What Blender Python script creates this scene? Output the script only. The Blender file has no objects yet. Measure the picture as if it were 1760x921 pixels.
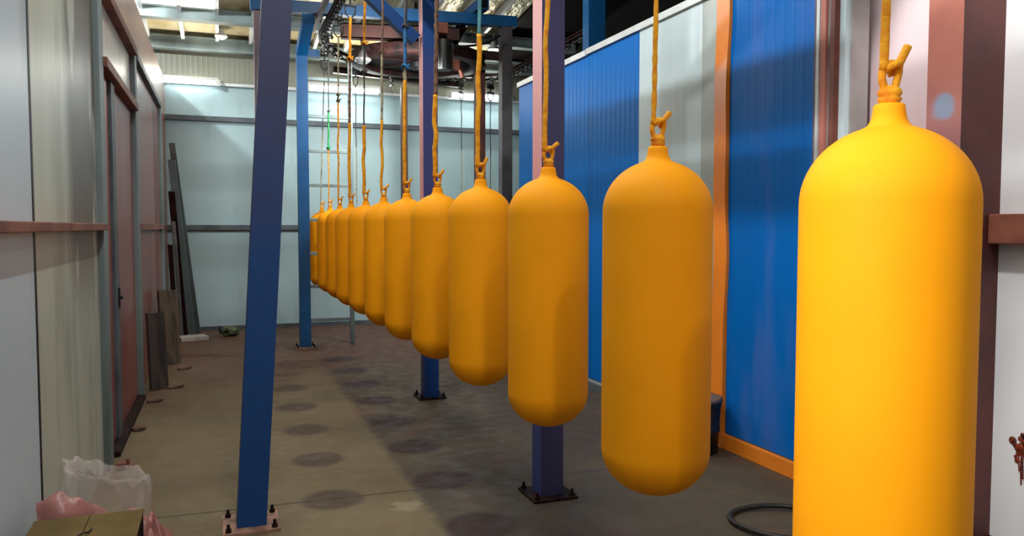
import bpy, bmesh, math, random
from mathutils import Vector, Matrix
random.seed(7)
S = bpy.context.scene
COL = S.collection
PI = math.pi

# ------------------------------------------------------------------ helpers
def lin(c):
    out = []
    for v in c:
        v = v / 255.0
        out.append(v / 12.92 if v <= 0.04045 else ((v + 0.055) / 1.055) ** 2.4)
    return tuple(out) + (1.0,)

def empty(name, loc, label=None, cat=None, group=None, kind=None, rot=(0, 0, 0)):
    o = bpy.data.objects.new(name, None)
    COL.objects.link(o)
    o.location = loc
    o.rotation_euler = rot
    o.empty_display_size = 0.1
    tag(o, label, cat, group, kind)
    return o

def tag(o, label=None, cat=None, group=None, kind=None):
    if label: o['label'] = label
    if cat: o['category'] = cat
    if group: o['group'] = group
    if kind: o['kind'] = kind
    return o

def obj(name, bm, mats, parent=None, smooth=False, loc=None):
    me = bpy.data.meshes.new(name)
    bm.normal_update()
    bm.to_mesh(me)
    bm.free()
    if not isinstance(mats, (list, tuple)): mats = [mats]
    for m in mats: me.materials.append(m)
    if smooth:
        for p in me.polygons: p.use_smooth = True
    o = bpy.data.objects.new(name, me)
    COL.objects.link(o)
    if parent is not None: o.parent = parent
    if loc is not None: o.location = loc
    return o

def new(): return bmesh.new()

def box(bm, c, s, rot=None, mi=0, bev=0.0, xneg=None):
    """axis box centre c, size s; xneg = material index for the face looking to -X"""
    r = bmesh.ops.create_cube(bm, size=1.0)
    vs = r['verts']
    M = Matrix.Translation(Vector(c)) @ (rot.to_4x4() if rot is not None else Matrix.Identity(4)) @ Matrix.Diagonal((s[0], s[1], s[2], 1))
    bmesh.ops.transform(bm, matrix=M, verts=vs)
    fs = {f for v in vs for f in v.link_faces}
    for f in fs: f.material_index = mi
    if xneg is not None:
        for f in fs:
            f.normal_update()
            if f.normal.x < -0.7: f.material_index = xneg
    if bev > 0:
        es = list({e for v in vs for e in v.link_edges})
        bmesh.ops.bevel(bm, geom=es, offset=bev, segments=2, affect='EDGES', profile=0.6)
    return vs

def span(bm, a, b, **k):
    a = Vector(a); b = Vector(b)
    return box(bm, (a + b) / 2, (abs(b.x - a.x), abs(b.y - a.y), abs(b.z - a.z)), **k)

def bar(bm, a, b, w, h, roll=0.0, mi=0, bev=0.0):
    """box beam from a to b with section w x h"""
    a = Vector(a); b = Vector(b); d = b - a
    q = d.to_track_quat('Y', 'Z')
    R = q.to_matrix() @ Matrix.Rotation(roll, 3, 'Y')
    return box(bm, (a + b) / 2, (w, d.length, h), rot=R, mi=mi, bev=bev)

def cyl(bm, a, b, r, seg=16, r2=None, mi=0):
    a = Vector(a); b = Vector(b); d = b - a
    res = bmesh.ops.create_cone(bm, cap_ends=True, segments=seg, radius1=r, radius2=r if r2 is None else r2, depth=d.length)
    M = Matrix.Translation((a + b) / 2) @ d.to_track_quat('Z', 'Y').to_matrix().to_4x4()
    bmesh.ops.transform(bm, matrix=M, verts=res['verts'])
    for f in {f for v in res['verts'] for f in v.link_faces}: f.material_index = mi
    return res['verts']

def tube(bm, pts, r, seg=8, closed=False, mi=0):
    pts = [Vector(p) for p in pts]
    n = len(pts)
    rs = r if isinstance(r, (list, tuple)) else [r] * n
    rings = []
    t0 = (pts[1] - pts[0]).normalized()
    nrm = t0.orthogonal().normalized()
    for i in range(n):
        if closed: t = (pts[(i + 1) % n] - pts[i - 1]).normalized()
        elif i == 0: t = (pts[1] - pts[0]).normalized()
        elif i == n - 1: t = (pts[-1] - pts[-2]).normalized()
        else: t = (pts[i + 1] - pts[i - 1]).normalized()
        nrm = (nrm - t * nrm.dot(t))
        if nrm.length < 1e-5: nrm = t.orthogonal()
        nrm.normalize()
        bi = t.cross(nrm)
        ring = [bm.verts.new(pts[i] + (nrm * math.cos(2 * PI * k / seg) + bi * math.sin(2 * PI * k / seg)) * rs[i]) for k in range(seg)]
        rings.append(ring)
    m = n if closed else n - 1
    for i in range(m):
        A = rings[i]; B = rings[(i + 1) % n]
        for k in range(seg):
            f = bm.faces.new((A[k], A[(k + 1) % seg], B[(k + 1) % seg], B[k])); f.smooth = True; f.material_index = mi
    if not closed:
        bm.faces.new(list(reversed(rings[0]))); bm.faces.new(rings[-1])

def lathe(bm, prof, seg=48, centre=(0, 0, 0)):
    cx, cy, cz = centre
    rings = []
    for r, z in prof:
        if r < 1e-6: rings.append([bm.verts.new((cx, cy, cz + z))])
        else: rings.append([bm.verts.new((cx + r * math.cos(2 * PI * k / seg), cy + r * math.sin(2 * PI * k / seg), cz + z)) for k in range(seg)])
    for A, B in zip(rings, rings[1:]):
        for k in range(seg):
            k2 = (k + 1) % seg
            if len(A) == 1 and len(B) == 1: continue
            if len(A) == 1: f = bm.faces.new((A[0], B[k2], B[k]))
            elif len(B) == 1: f = bm.faces.new((A[k], A[k2], B[0]))
            else: f = bm.faces.new((A[k], A[k2], B[k2], B[k]))
            f.smooth = True
    bmesh.ops.recalc_face_normals(bm, faces=bm.faces[:])

def catmull(pts, n=6):
    pts = [Vector(p) for p in pts]
    P = [pts[0]] + pts + [pts[-1]]
    out = []
    for i in range(1, len(P) - 2):
        p0, p1, p2, p3 = P[i - 1], P[i], P[i + 1], P[i + 2]
        for k in range(n):
            t = k / n
            out.append(0.5 * ((2 * p1) + (-p0 + p2) * t + (2 * p0 - 5 * p1 + 4 * p2 - p3) * t * t + (-p0 + 3 * p1 - 3 * p2 + p3) * t ** 3))
    out.append(pts[-1])
    return out

# ------------------------------------------------------------------ materials
class NT:
    def __init__(s, name):
        s.m = bpy.data.materials.new(name); s.m.use_nodes = True
        s.t = s.m.node_tree; s.n = s.t.nodes; s.l = s.t.links
        s.b = s.n['Principled BSDF']
        s.geo = s.n.new('ShaderNodeNewGeometry')
        s.tc = s.n.new('ShaderNodeTexCoord')
    def pos(s): return s.geo.outputs['Position']
    def ob(s): return s.tc.outputs['Object']
    def noise(s, vec, scale, detail=4, rough=0.55, stretch=None):
        if stretch:
            mp = s.n.new('ShaderNodeMapping'); s.l.new(vec, mp.inputs['Vector']); mp.inputs['Scale'].default_value = stretch; vec = mp.outputs['Vector']
        t = s.n.new('ShaderNodeTexNoise'); s.l.new(vec, t.inputs['Vector'])
        t.inputs['Scale'].default_value = scale; t.inputs['Detail'].default_value = detail; t.inputs['Roughness'].default_value = rough
        return t.outputs['Fac']
    def ramp(s, fac, a, b, va=0.0, vb=1.0):
        r = s.n.new('ShaderNodeMapRange'); r.interpolation_type = 'SMOOTHSTEP'
        s.l.new(fac, r.inputs['Value'])
        r.inputs['From Min'].default_value = a; r.inputs['From Max'].default_value = b
        r.inputs['To Min'].default_value = va; r.inputs['To Max'].default_value = vb
        return r.outputs['Result']
    def math(s, op, a, b=None, c=None):
        m = s.n.new('ShaderNodeMath'); m.operation = op
        for i, v in enumerate((a, b, c)):
            if v is None: continue
            if isinstance(v, (int, float)): m.inputs[i].default_value = v
            else: s.l.new(v, m.inputs[i])
        return m.outputs[0]
    def mix(s, fac, a, b):
        m = s.n.new('ShaderNodeMix'); m.data_type = 'RGBA'
        if isinstance(fac, (int, float)): m.inputs[0].default_value = fac
        else: s.l.new(fac, m.inputs[0])
        for i, v in ((6, a), (7, b)):
            if isinstance(v, tuple): m.inputs[i].default_value = v
            else: s.l.new(v, m.inputs[i])
        return m.outputs[2]
    def xyz(s, v=None):
        x = s.n.new('ShaderNodeSeparateXYZ'); s.l.new(v or s.pos(), x.inputs[0]); return x.outputs
    def bump(s, h, strength=0.3, dist=0.01):
        b = s.n.new('ShaderNodeBump'); s.l.new(h, b.inputs['Height'])
        b.inputs['Strength'].default_value = strength; b.inputs['Distance'].default_value = dist
        s.l.new(b.outputs[0], s.b.inputs['Normal'])
    def out(s, col, rough=0.5, metal=0.0, spec=0.5):
        if isinstance(col, tuple): s.b.inputs['Base Color'].default_value = col
        else: s.l.new(col, s.b.inputs['Base Color'])
        if isinstance(rough, (int, float)): s.b.inputs['Roughness'].default_value = rough
        else: s.l.new(rough, s.b.inputs['Roughness'])
        s.b.inputs['Metallic'].default_value = metal
        s.b.inputs['Specular IOR Level'].default_value = spec
        return s.m

def plain(name, c, rough=0.5, metal=0.0, var=0.12, scale=6, stretch=None, bump=0.0, spec=0.5, c2=None):
    t = NT(name)
    a = lin(c)
    if c2 is None: c2 = tuple(max(0, v * (1 - var * 1.6)) for v in c)
    n = t.noise(t.ob(), scale, 5, stretch=stretch)
    col = t.mix(t.ramp(n, 0.35, 0.7), a, lin(c2))
    if bump: t.bump(t.noise(t.ob(), scale * 8, 3), bump, 0.004)
    return t.out(col, rough, metal, spec)

M = {}
M['yellow'] = plain('yellow_powder_coat', (251, 160, 10), 0.66, var=0.03, scale=3, spec=0.15)
M['yellow_rope'] = plain('yellow_coated_rope', (246, 174, 36), 0.6, var=0.12, scale=40, bump=0.5, spec=0.2, c2=(222, 132, 20))
M['blue_post'] = plain('blue_steel_paint', (2, 64, 128), 0.45, var=0.12, scale=3, c2=(2, 54, 108))
M['blue_bright'] = plain('sky_blue_steel_paint', (2, 80, 134), 0.45, var=0.1, scale=3)
M['rust'] = plain('red_oxide_steel', (66, 28, 22), 0.6, var=0.3, scale=5, c2=(42, 19, 17))
M['rust_dark'] = plain('dark_rusty_steel', (50, 26, 22), 0.65, var=0.3, scale=9, spec=0.15, c2=(18, 13, 13))
M['orange_steel'] = plain('orange_primer', (122, 64, 48), 0.6, var=0.15, scale=8)
M['black'] = plain('black_iron', (24, 22, 24), 0.5, var=0.3, scale=14, metal=0.2)
M['chain'] = plain('oily_chain_steel', (88, 84, 84), 0.35, metal=0.8, var=0.4, scale=30)
M['galv'] = plain('grey_galvanised_steel', (128, 140, 138), 0.5, metal=0.3, var=0.15, scale=4, stretch=(1, 1, 0.2))
M['grey_post'] = plain('grey_painted_steel', (128, 142, 142), 0.55, var=0.18, scale=3, stretch=(1, 1, 0.3))
M['dark_girt'] = plain('dark_grey_girt', (92, 100, 106), 0.55, var=0.15, scale=4)
M['brown_girt'] = plain('red_oxide_girt', (142, 84, 64), 0.6, var=0.2, scale=5, c2=(100, 54, 42))
M['dark_post'] = plain('dark_grey_brown_steel', (74, 70, 74), 0.55, var=0.25, scale=3)
M['purple_post'] = plain('mauve_dusted_steel', (118, 100, 110), 0.6, var=0.2, scale=3)
M['orange'] = plain('orange_trim_paint', (252, 140, 40), 0.35, var=0.05, scale=3)
M['white_trim'] = plain('white_trim_paint', (225, 228, 228), 0.4, var=0.06, scale=5)
M['red_trim'] = plain('red_dusted_trim', (196, 120, 105), 0.6, var=0.12, scale=5, stretch=(1, 1, .15))
M['grey_trim'] = plain('grey_trim', (165, 158, 155), 0.5, var=0.1, scale=5)
M['lamp_metal'] = plain('white_lamp_metal', (225, 225, 222), 0.4, var=0.05)
M['cardboard'] = plain('brown_cardboard', (116, 96, 58), 0.8, var=0.12, scale=5, spec=0.1)
M['cardboard_side'] = plain('dark_cardboard', (50, 41, 31), 0.85, var=0.3, scale=5, spec=0.1)  # darker brown for the carton body below the flaps
M['wood_dark'] = plain('dark_plank', (66, 54, 46), 0.75, var=0.35, scale=5, stretch=(4, 4, .4))
M['wood'] = plain('dusty_brown_board', (92, 74, 54), 0.75, var=0.3, scale=5, stretch=(4, 4, .5))
M['slab'] = plain('pale_slab', (190, 178, 170), 0.8, var=0.1)
M['scrap'] = plain('flat_brown_scrap', (110, 78, 60), 0.85, var=0.3, scale=9)
M['rubber'] = plain('black_rubber', (40, 34, 26), 0.5, var=0.2)
M['drum'] = plain('black_bucket_plastic', (38, 34, 38), 0.45, var=0.3, scale=5)
M['drum_lid'] = plain('grey_brown_lid', (105, 86, 84), 0.55, var=0.2, scale=8)
M['foliage'] = plain('dusty_olive_rag', (110, 120, 84), 0.8, var=0.4, scale=20)
M['silver'] = plain('silver_casting', (190, 188, 184), 0.3, metal=0.7, var=0.15)
M['teal_rope'] = plain('teal_rope', (92, 158, 165), 0.7, var=0.2, scale=30)
M['blue_rope'] = plain('blue_rope', (40, 110, 165), 0.7, var=0.2, scale=30)
M['green_rope'] = plain('green_rope', (40, 165, 90), 0.7, var=0.2, scale=30)
M['pale_rope'] = plain('pale_dusty_rope', (176, 162, 128), 0.7, var=0.25, scale=30)
M['brown_rope'] = plain('brown_stained_rope', (132, 92, 66), 0.7, var=0.3, scale=60, bump=0.4)
M['wire'] = plain('dark_wire', (70, 58, 58), 0.6, var=0.3, scale=30)
M['plate_pink'] = plain('dusty_pink_plate', (170, 126, 106), 0.7, var=0.25, scale=12)
M['splash'] = plain('rust_red_paint_splash', (128, 44, 14), 0.5, var=0.5, scale=40, bump=0.5)

def post_mat(name, base, dust, z0, z1, amount=0.75, z_low=None):
    """painted steel with red overspray dust settled between two heights (world z)"""
    t = NT(name)
    z = t.xyz()[2]
    n = t.noise(t.pos(), 2.2, 4)
    zz = t.math('ADD', z, t.math('MULTIPLY', t.math('SUBTRACT', n, 0.5), 1.0))
    f = t.math('MULTIPLY', t.ramp(zz, z0 - 0.35, z0 + 0.35), t.ramp(zz, z1 - 0.35, z1 + 0.35, 1, 0))
    f = t.math('MULTIPLY', f, amount)
    return t.out(t.mix(f, lin(base), lin(dust)), 0.5)

M['post_dust'] = post_mat('blue_paint_with_mauve_dust', (2, 64, 130), (84, 58, 100), 1.0, 2.5, 0.5)
M['post_plum'] = post_mat('blue_paint_with_plum_dust_shade', (4, 56, 112), (76, 54, 78), -2, 9, 0.62)  # plum tone carries both dust and the shading of this post
M['post_lean'] = post_mat('deep_blue_paint_with_plum_dust', (2, 62, 122), (58, 40, 58), 1.5, 3.6, 0.65)
M['post_pink'] = post_mat('pink_overspray', (60, 74, 130), (222, 150, 146), 0.75, 9.0, 0.95)

def mat_pillar():
    t = NT('red_dusted_pillar')
    x, y, z = t.xyz()
    n = t.noise(t.pos(), 3, 4)
    col = t.mix(t.ramp(n, 0.3, 0.75), lin((164, 98, 82)), lin((148, 86, 74)))
    # bare blue-grey scuff
    dy = t.math('MULTIPLY', t.math('SUBTRACT', y, 2.415), 1.0)
    dz = t.math('SUBTRACT', z, 1.79)
    d = t.math('SQRT', t.math('ADD', t.math('POWER', dy, 2.0), t.math('POWER', dz, 2.0)))
    d = t.math('ADD', d, t.math('MULTIPLY', t.math('SUBTRACT', t.noise(t.pos(), 14, 3), 0.5), 0.05))
    low = t.math('MULTIPLY', t.ramp(z, 1.5, 2.0, 0.35, 0), 1.0)
    col = t.mix(low, col, lin((150, 120, 140)))
    col = t.mix(t.ramp(d, 0.035, 0.065, 0.85, 0), col, lin((118, 138, 160)))
    return t.out(col, 0.55)
M['pillar'] = mat_pillar()
M['pillar_front'] = plain('brown_red_pillar_front', (96, 46, 42), 0.6, var=0.15, scale=3)

def mat_floor():
    t = NT('stained_concrete_floor')
    x, y, z = t.xyz()
    n1 = t.noise(t.pos(), 1.1, 6); n2 = t.noise(t.pos(), 9, 5); n3 = t.noise(t.pos(), 45, 3)
    col = t.mix(t.ramp(n1, 0.3, 0.7), lin((118, 102, 74)), lin((98, 82, 58)))
    col = t.mix(t.ramp(n2, 0.45, 0.75, 0, 0.4), col, lin((122, 112, 86)))
    # brown dust on the coating side of the slab edge
    wob = t.math('MULTIPLY', t.math('SUBTRACT', n2, 0.5), 0.07)
    side = t.ramp(t.math('ADD', x, wob), 0.85, 0.92, 0, 1)
    col = t.mix(t.math('MULTIPLY', side, t.ramp(n1, 0.25, 0.7, 0.5, 0.95)), col, lin((66, 53, 43)))
    near = t.math('MULTIPLY', side, t.ramp(y, 4.6, 3.4, 0, 0.45))
    col = t.mix(near, col, lin((74, 67, 56)))
    far = t.math('MULTIPLY', t.ramp(t.math('ADD', y, t.math('MULTIPLY', n1, 2.0)), 6.6, 9.2, 0, 0.8), 1.0)
    col = t.mix(far, col, lin((90, 58, 44)))
    blot = t.math('MULTIPLY', t.ramp(t.noise(t.pos(), 2.6, 5), 0.55, 0.68), 0.35)
    col = t.mix(blot, col, lin((116, 74, 60)))
    # round dark marks in two lines on the slab
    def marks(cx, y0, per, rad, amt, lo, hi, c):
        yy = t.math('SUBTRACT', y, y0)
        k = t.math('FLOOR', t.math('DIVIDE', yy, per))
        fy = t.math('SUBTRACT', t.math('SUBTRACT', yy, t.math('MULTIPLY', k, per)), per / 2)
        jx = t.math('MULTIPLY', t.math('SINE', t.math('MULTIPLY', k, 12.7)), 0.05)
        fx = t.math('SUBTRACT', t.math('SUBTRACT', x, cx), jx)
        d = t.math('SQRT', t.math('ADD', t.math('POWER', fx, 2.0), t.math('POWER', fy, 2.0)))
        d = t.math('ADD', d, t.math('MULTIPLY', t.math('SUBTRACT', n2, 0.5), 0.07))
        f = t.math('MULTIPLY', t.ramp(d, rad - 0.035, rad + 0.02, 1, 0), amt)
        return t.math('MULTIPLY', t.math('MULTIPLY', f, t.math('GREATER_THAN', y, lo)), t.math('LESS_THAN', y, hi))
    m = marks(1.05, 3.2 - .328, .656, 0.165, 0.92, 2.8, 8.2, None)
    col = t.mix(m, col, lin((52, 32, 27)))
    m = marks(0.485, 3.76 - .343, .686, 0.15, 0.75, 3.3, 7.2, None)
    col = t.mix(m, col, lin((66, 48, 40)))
    # saw-cut joints
    j = t.math('ABSOLUTE', t.math('SUBTRACT', y, t.math('ADD', 3.78, t.math('MULTIPLY', x, -0.03))))
    j2 = t.math('ABSOLUTE', t.math('SUBTRACT', y, 7.4))
    jj = t.math('MAXIMUM', t.ramp(j, 0.004, 0.010, 0.8, 0), t.ramp(j2, 0.004, 0.012, 0.6, 0))
    col = t.mix(jj, col, lin((48, 40, 32)))
    # chipped pale patch
    px = t.math('SUBTRACT', x, 0.80); py = t.math('SUBTRACT', y, 3.55)
    d = t.math('SQRT', t.math('ADD', t.math('POWER', px, 2.0), t.math('POWER', py, 2.0)))
    d = t.math('ADD', d, t.math('MULTIPLY', t.math('SUBTRACT', t.noise(t.pos(), 22, 4), 0.5), 0.16))
    col = t.mix(t.ramp(d, 0.05, 0.09, 0.35, 0), col, lin((168, 156, 128)))
    t.bump(t.math('ADD', n2, t.math('MULTIPLY', n3, 0.4)), 0.25, 0.01)
    return t.out(col, t.ramp(n2, 0.3, 0.7, 0.5, 0.8), spec=0.35)
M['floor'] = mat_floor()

def ribs(t, axis, period, depth=0.35):
    v = t.xyz()[axis]
    s = t.math('SINE', t.math('MULTIPLY', v, 2 * PI / period))
    return t.math('POWER', t.math('ADD', t.math('MULTIPLY', s, 0.5), 0.5), 4.0)

def panel(name, c, axis, period, rough=0.3, strength=0.25, dirt=None, dirt_amt=0.25, spec=0.5, grad=None):
    t = NT(name)
    n = t.noise(t.pos(), 1.3, 4, stretch=(1, 1, 0.35))
    col = t.mix(t.ramp(n, 0.3, 0.75, 0, 0.25), lin(c), lin(tuple(v * 0.8 for v in c)))
    if dirt:
        col = t.mix(t.ramp(t.noise(t.pos(), 3.5, 5, stretch=(1, 1, 0.22)), 0.52, 0.72, 0, dirt_amt), col, lin(dirt))
    if grad:
        z = t.xyz()[2]
        col = t.mix(t.math('MULTIPLY', t.ramp(t.math('ADD', z, t.math('MULTIPLY', n, 0.5)), grad[1], grad[2]), grad[3]), col, lin(grad[0]))
    t.bump(ribs(t, axis, period), strength, 0.004)
    return t.out(col, rough, spec=spec)

M['wall_blue'] = panel('ribbed_blue_panel', (0, 108, 196), 1, 0.075, 0.42, 0.3, dirt=(30, 104, 190), dirt_amt=0.12, spec=0.08)
M['wall_blue_dust'] = panel('ribbed_blue_panel_dusty', (0, 108, 196), 1, 0.075, 0.42, 0.22, dirt=(110, 116, 184), dirt_amt=0.25, spec=0.08)
M['wall_white'] = panel('ribbed_white_panel', (205, 222, 226), 1, 0.09, 0.3, 0.1, dirt=(150, 158, 150), dirt_amt=0.2)
M['wall_white_dirty'] = panel('stained_white_panel', (172, 180, 176), 1, 0.09, 0.35, 0.1, dirt=(120, 120, 100), dirt_amt=0.6)
M['back_panel'] = panel('pale_blue_panel', (178, 204, 208), 0, 0.1, 0.45, 0.1, dirt=(140, 158, 158), dirt_amt=0.3)
M['back_beige'] = panel('beige_ribbed_sheet', (144, 144, 128), 0, 0.06, 0.5, 0.5, dirt=(140, 136, 112), dirt_amt=0.3)
M['left_white'] = panel('cool_white_panel', (206, 220, 230), 1, 0.09, 0.38, 0.1, dirt=(140, 146, 146), dirt_amt=0.5)
M['near_white'] = panel('white_wall_panel', (222, 220, 220), 1, 0.14, 0.4, 0.06, dirt=(196, 180, 180), dirt_amt=0.35)
M['near_pink'] = panel('pink_dusted_white_panel', (226, 204, 206), 1, 0.12, 0.4, 0.08, dirt=(226, 168, 160), dirt_amt=0.5)

def mat_cream():
    t = NT('cream_panel_with_smears')
    x, y, z = t.xyz()
    n = t.noise(t.pos(), 2.0, 4, stretch=(1, 1, .3))
    col = t.mix(t.ramp(n, 0.3, 0.75, 0, 0.5), lin((208, 212, 194)), lin((178, 182, 162)))
    wob = t.math('MULTIPLY', t.math('SUBTRACT', n, 0.5), 0.35)
    f = t.ramp(t.math('ADD', y, wob), 3.7, 3.95, 0, 1)
    smear = t.noise(t.pos(), 3.2, 6, stretch=(1, 1, .3))
    f2 = t.math('MULTIPLY', f, t.ramp(smear, 0.52, 0.60, 0.92, 0.12))
    zf = t.ramp(z, 0.75, 1.35, 0.15, 1.0)
    col = t.mix(t.math('MULTIPLY', f2, zf), col, lin((84, 68, 60)))
    grime = t.math('MULTIPLY', t.ramp(t.noise(t.pos(), 4, 5, stretch=(1, 1, .2)), 0.5, 0.7), 0.4)
    col = t.mix(grime, col, lin((118, 116, 100)))
    t.bump(ribs(t, 1, 0.09), 0.15, 0.004)
    return t.out(col, 0.4)
M['left_cream'] = mat_cream()

def mat_redwall(name, c1, c2, wash=0.0):
    t = NT(name)
    n = t.noise(t.pos(), 2.4, 5, stretch=(1, 1, .25))
    col = t.mix(t.ramp(n, 0.3, 0.7), lin(c1), lin(c2))
    if wash:
        col = t.mix(t.math('MULTIPLY', t.ramp(t.noise(t.pos(), 2.1, 5, stretch=(1, 1, .4)), 0.44, 0.52), wash), col, lin((206, 202, 190)))
    t.bump(ribs(t, 1, 0.09), 0.15, 0.004)
    return t.out(col, 0.35)
M['red_panel'] = mat_redwall('red_dusted_panel', (148, 88, 76), (120, 66, 56))
M['red_panel_high'] = mat_redwall('pale_red_dusted_panel', (186, 150, 132), (160, 118, 102))
M['red_door'] = mat_redwall('red_dusted_door_leaf', (160, 92, 78), (132, 70, 60))
M['transom'] = mat_redwall('smeared_transom_panel', (196, 176, 164), (212, 204, 192), 0.7)

def mat_foil():
    t = NT('foil_roof_insulation')
    n = t.noise(t.pos(), 1.6, 5); n2 = t.noise(t.pos(), 9, 4, stretch=(1, .35, 1))
    col = t.mix(t.ramp(n, 0.35, 0.65), lin((236, 226, 190)), lin((196, 172, 120)))
    t.bump(n2, 0.8, 0.05)
    return t.out(col, 0.35, metal=0.25)
M['foil'] = mat_foil()
M['unlit_black'] = plain('unlit_black_sheet', (16, 14, 15), 0.8, var=0.3, spec=0.1)  # black colour stands in for missing light: far bay and tube inside

def emit(name, c, strength):
    m = bpy.data.materials.new(name); m.use_nodes = True
    b = m.node_tree.nodes['Principled BSDF']
    b.inputs['Base Color'].default_value = lin((240, 240, 240))
    b.inputs['Emission Color'].default_value = lin(c); b.inputs['Emission Strength'].default_value = strength
    return m
M['tube_light'] = emit('lit_fluorescent_tube', (240, 252, 255), 9.0)
M['bulb_light'] = emit('lit_bulb', (255, 252, 238), 8.0)
M['skylight'] = emit('daylit_roof_sheet', (255, 252, 238), 1.5)

def mat_plastic(name, c, alpha, rough=0.18):
    t = NT(name)
    n = t.noise(t.ob(), 14, 5)
    t.bump(n, 0.6, 0.01)
    t.out(lin(c), rough)
    tr = t.n.new('ShaderNodeBsdfTransparent')
    mx = t.n.new('ShaderNodeMixShader')
    f = t.ramp(t.noise(t.ob(), 7, 4), 0.3, 0.7, alpha - 0.15, alpha + 0.15)
    t.l.new(f, mx.inputs[0]); t.l.new(tr.outputs[0], mx.inputs[1]); t.l.new(t.b.outputs[0], mx.inputs[2])
    t.l.new(mx.outputs[0], t.n['Material Output'].inputs['Surface'])
    return t.m
M['clear_bag'] = mat_plastic('clear_dusty_plastic', (214, 200, 194), 0.26, 0.12)
M['pink_bag'] = mat_plastic('pink_plastic', (176, 112, 106), 0.72, 0.3)

# ------------------------------------------------------------------ setting
def struct(name, bm, mats, parent=None, label=None):
    o = obj(name, bm, mats, parent)
    if parent is None: o['kind'] = 'structure'
    return o

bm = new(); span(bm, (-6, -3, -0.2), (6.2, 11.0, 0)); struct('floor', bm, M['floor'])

# back wall -----------------------------------------------------------
YB = 10.55
bm = new(); span(bm, (-5, YB, 0), (6.2, YB + 0.12, 4.9)); wb = struct('wall_back', bm, M['back_panel'])
bm = new(); span(bm, (-5, YB - 0.03, 3.07), (6.2, YB, 4.9)); obj('upper_sheet', bm, M['back_beige'], wb)
for i, z in enumerate((2.64, 1.295)):
    bm = new(); span(bm, (-0.6, YB - 0.06, z - 0.03), (4.6, YB - 0.002, z + 0.03)); struct('trim_%d' % (i + 1), bm, M['dark_girt'])
bm = new(); span(bm, (-0.6, YB - 0.04, 0), (4.6, YB - 0.002, 0.05)); struct('baseboard_back', bm, M['dark_girt'])
bm = new(); span(bm, (-5, YB - 0.05, 3.05), (6.2, YB - 0.03, 3.085)); obj('flashing', bm, M['white_trim'], wb)

# left partition ------------------------------------------------------
XL = -0.6; ZT = 3.1
bm = new(); span(bm, (XL - 0.08, -2.0, 0), (XL, 3.105, ZT)); wl = struct('wall_left', bm, M['left_white'])
bm = new(); span(bm, (XL - 0.08, 3.12, 0), (XL, 4.72, ZT)); obj('cream_panel', bm, M['left_cream'], wl)
bm = new(); span(bm, (XL - 0.075, 3.1, 0), (XL + 0.002, 3.125, ZT)); obj('panel_seam', bm, M['black'], wl)
bm = new(); span(bm, (XL - 0.08, 4.72, 2.62), (XL, 10.55, ZT)); obj('high_panel', bm, M['red_panel_high'], wl)
bm = new(); span(bm, (XL - 0.08, 6.55, 0), (XL, 10.55, 2.62)); obj('red_panel', bm, M['red_panel'], wl)
bm = new(); span(bm, (XL - 0.07, 4.72, 2.18), (XL - 0.005, 6.55, 2.62)); obj('transom_panel', bm, M['transom'], wl)
# posts and rails of the partition
n = 3
for (y, w) in ((4.70, 0.16), (6.6, 0.14), (9.35, 0.15)):
    bm = new(); span(bm, (XL - 0.02, y - w / 2, 0), (XL + 0.03, y + w / 2, 3.08 if n == 3 else 2.62), bev=0.006)
    struct('trim_%d' % n, bm, M['grey_post']); n += 1
for (y0, y1, z, h, d, m) in ((-2.0, 4.62, 1.30, 0.035, 0.05, 'brown_girt'), (4.78, 6.53, 2.60, 0.055, 0.05, 'brown_girt'),
                             (6.67, 9.275, 2.60, 0.055, 0.04, 'dark_girt'), (4.78, 6.53, 2.19, 0.055, 0.05, 'brown_girt'),
                             (6.67, 9.275, 1.30, 0.05, 0.04, 'brown_girt')):
    bm = new(); span(bm, (XL - 0.01, y0, z - h / 2), (XL + d, y1, z + h / 2), bev=0.004)
    struct('trim_%d' % n, bm, M[m]); n += 1
# door in the partition
d1 = empty('door_1', (XL - 0.025, 5.65, 0), kind='structure')
bm = new(); span(bm, (-0.02, -0.32, 0.03), (0.02, 0.88, 2.16)); obj('door_leaf', bm, M['red_door'], d1)
bm = new(); span(bm, (-0.02, -0.86, 0.03), (0.02, -0.38, 2.16)); obj('side_leaf', bm, M['red_door'], d1)
bm = new(); span(bm, (0.0, -0.44, 0.03), (0.04, -0.27, 2.16), bev=0.004); obj('door_stile', bm, M['dark_girt'], d1)
bm = new(); cyl(bm, (0.035, -0.33, 0.87), (0.06, -0.33, 0.87), 0.012); box(bm, (0.043, -0.33, 0.87), (0.012, 0.035, 0.12)); cyl(bm, (0.06, -0.36, 0.87), (0.06, -0.30, 0.87), 0.008)
obj('door_handle', bm, M['black'], d1)
# trim_<n>: dark skirting strip along the door foot
bm = new(); span(bm, (XL - 0.01, 4.88, 0), (XL + 0.05, 6.52, 0.03)); struct('trim_%d' % n, bm, M['rust_dark']); n += 1

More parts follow.
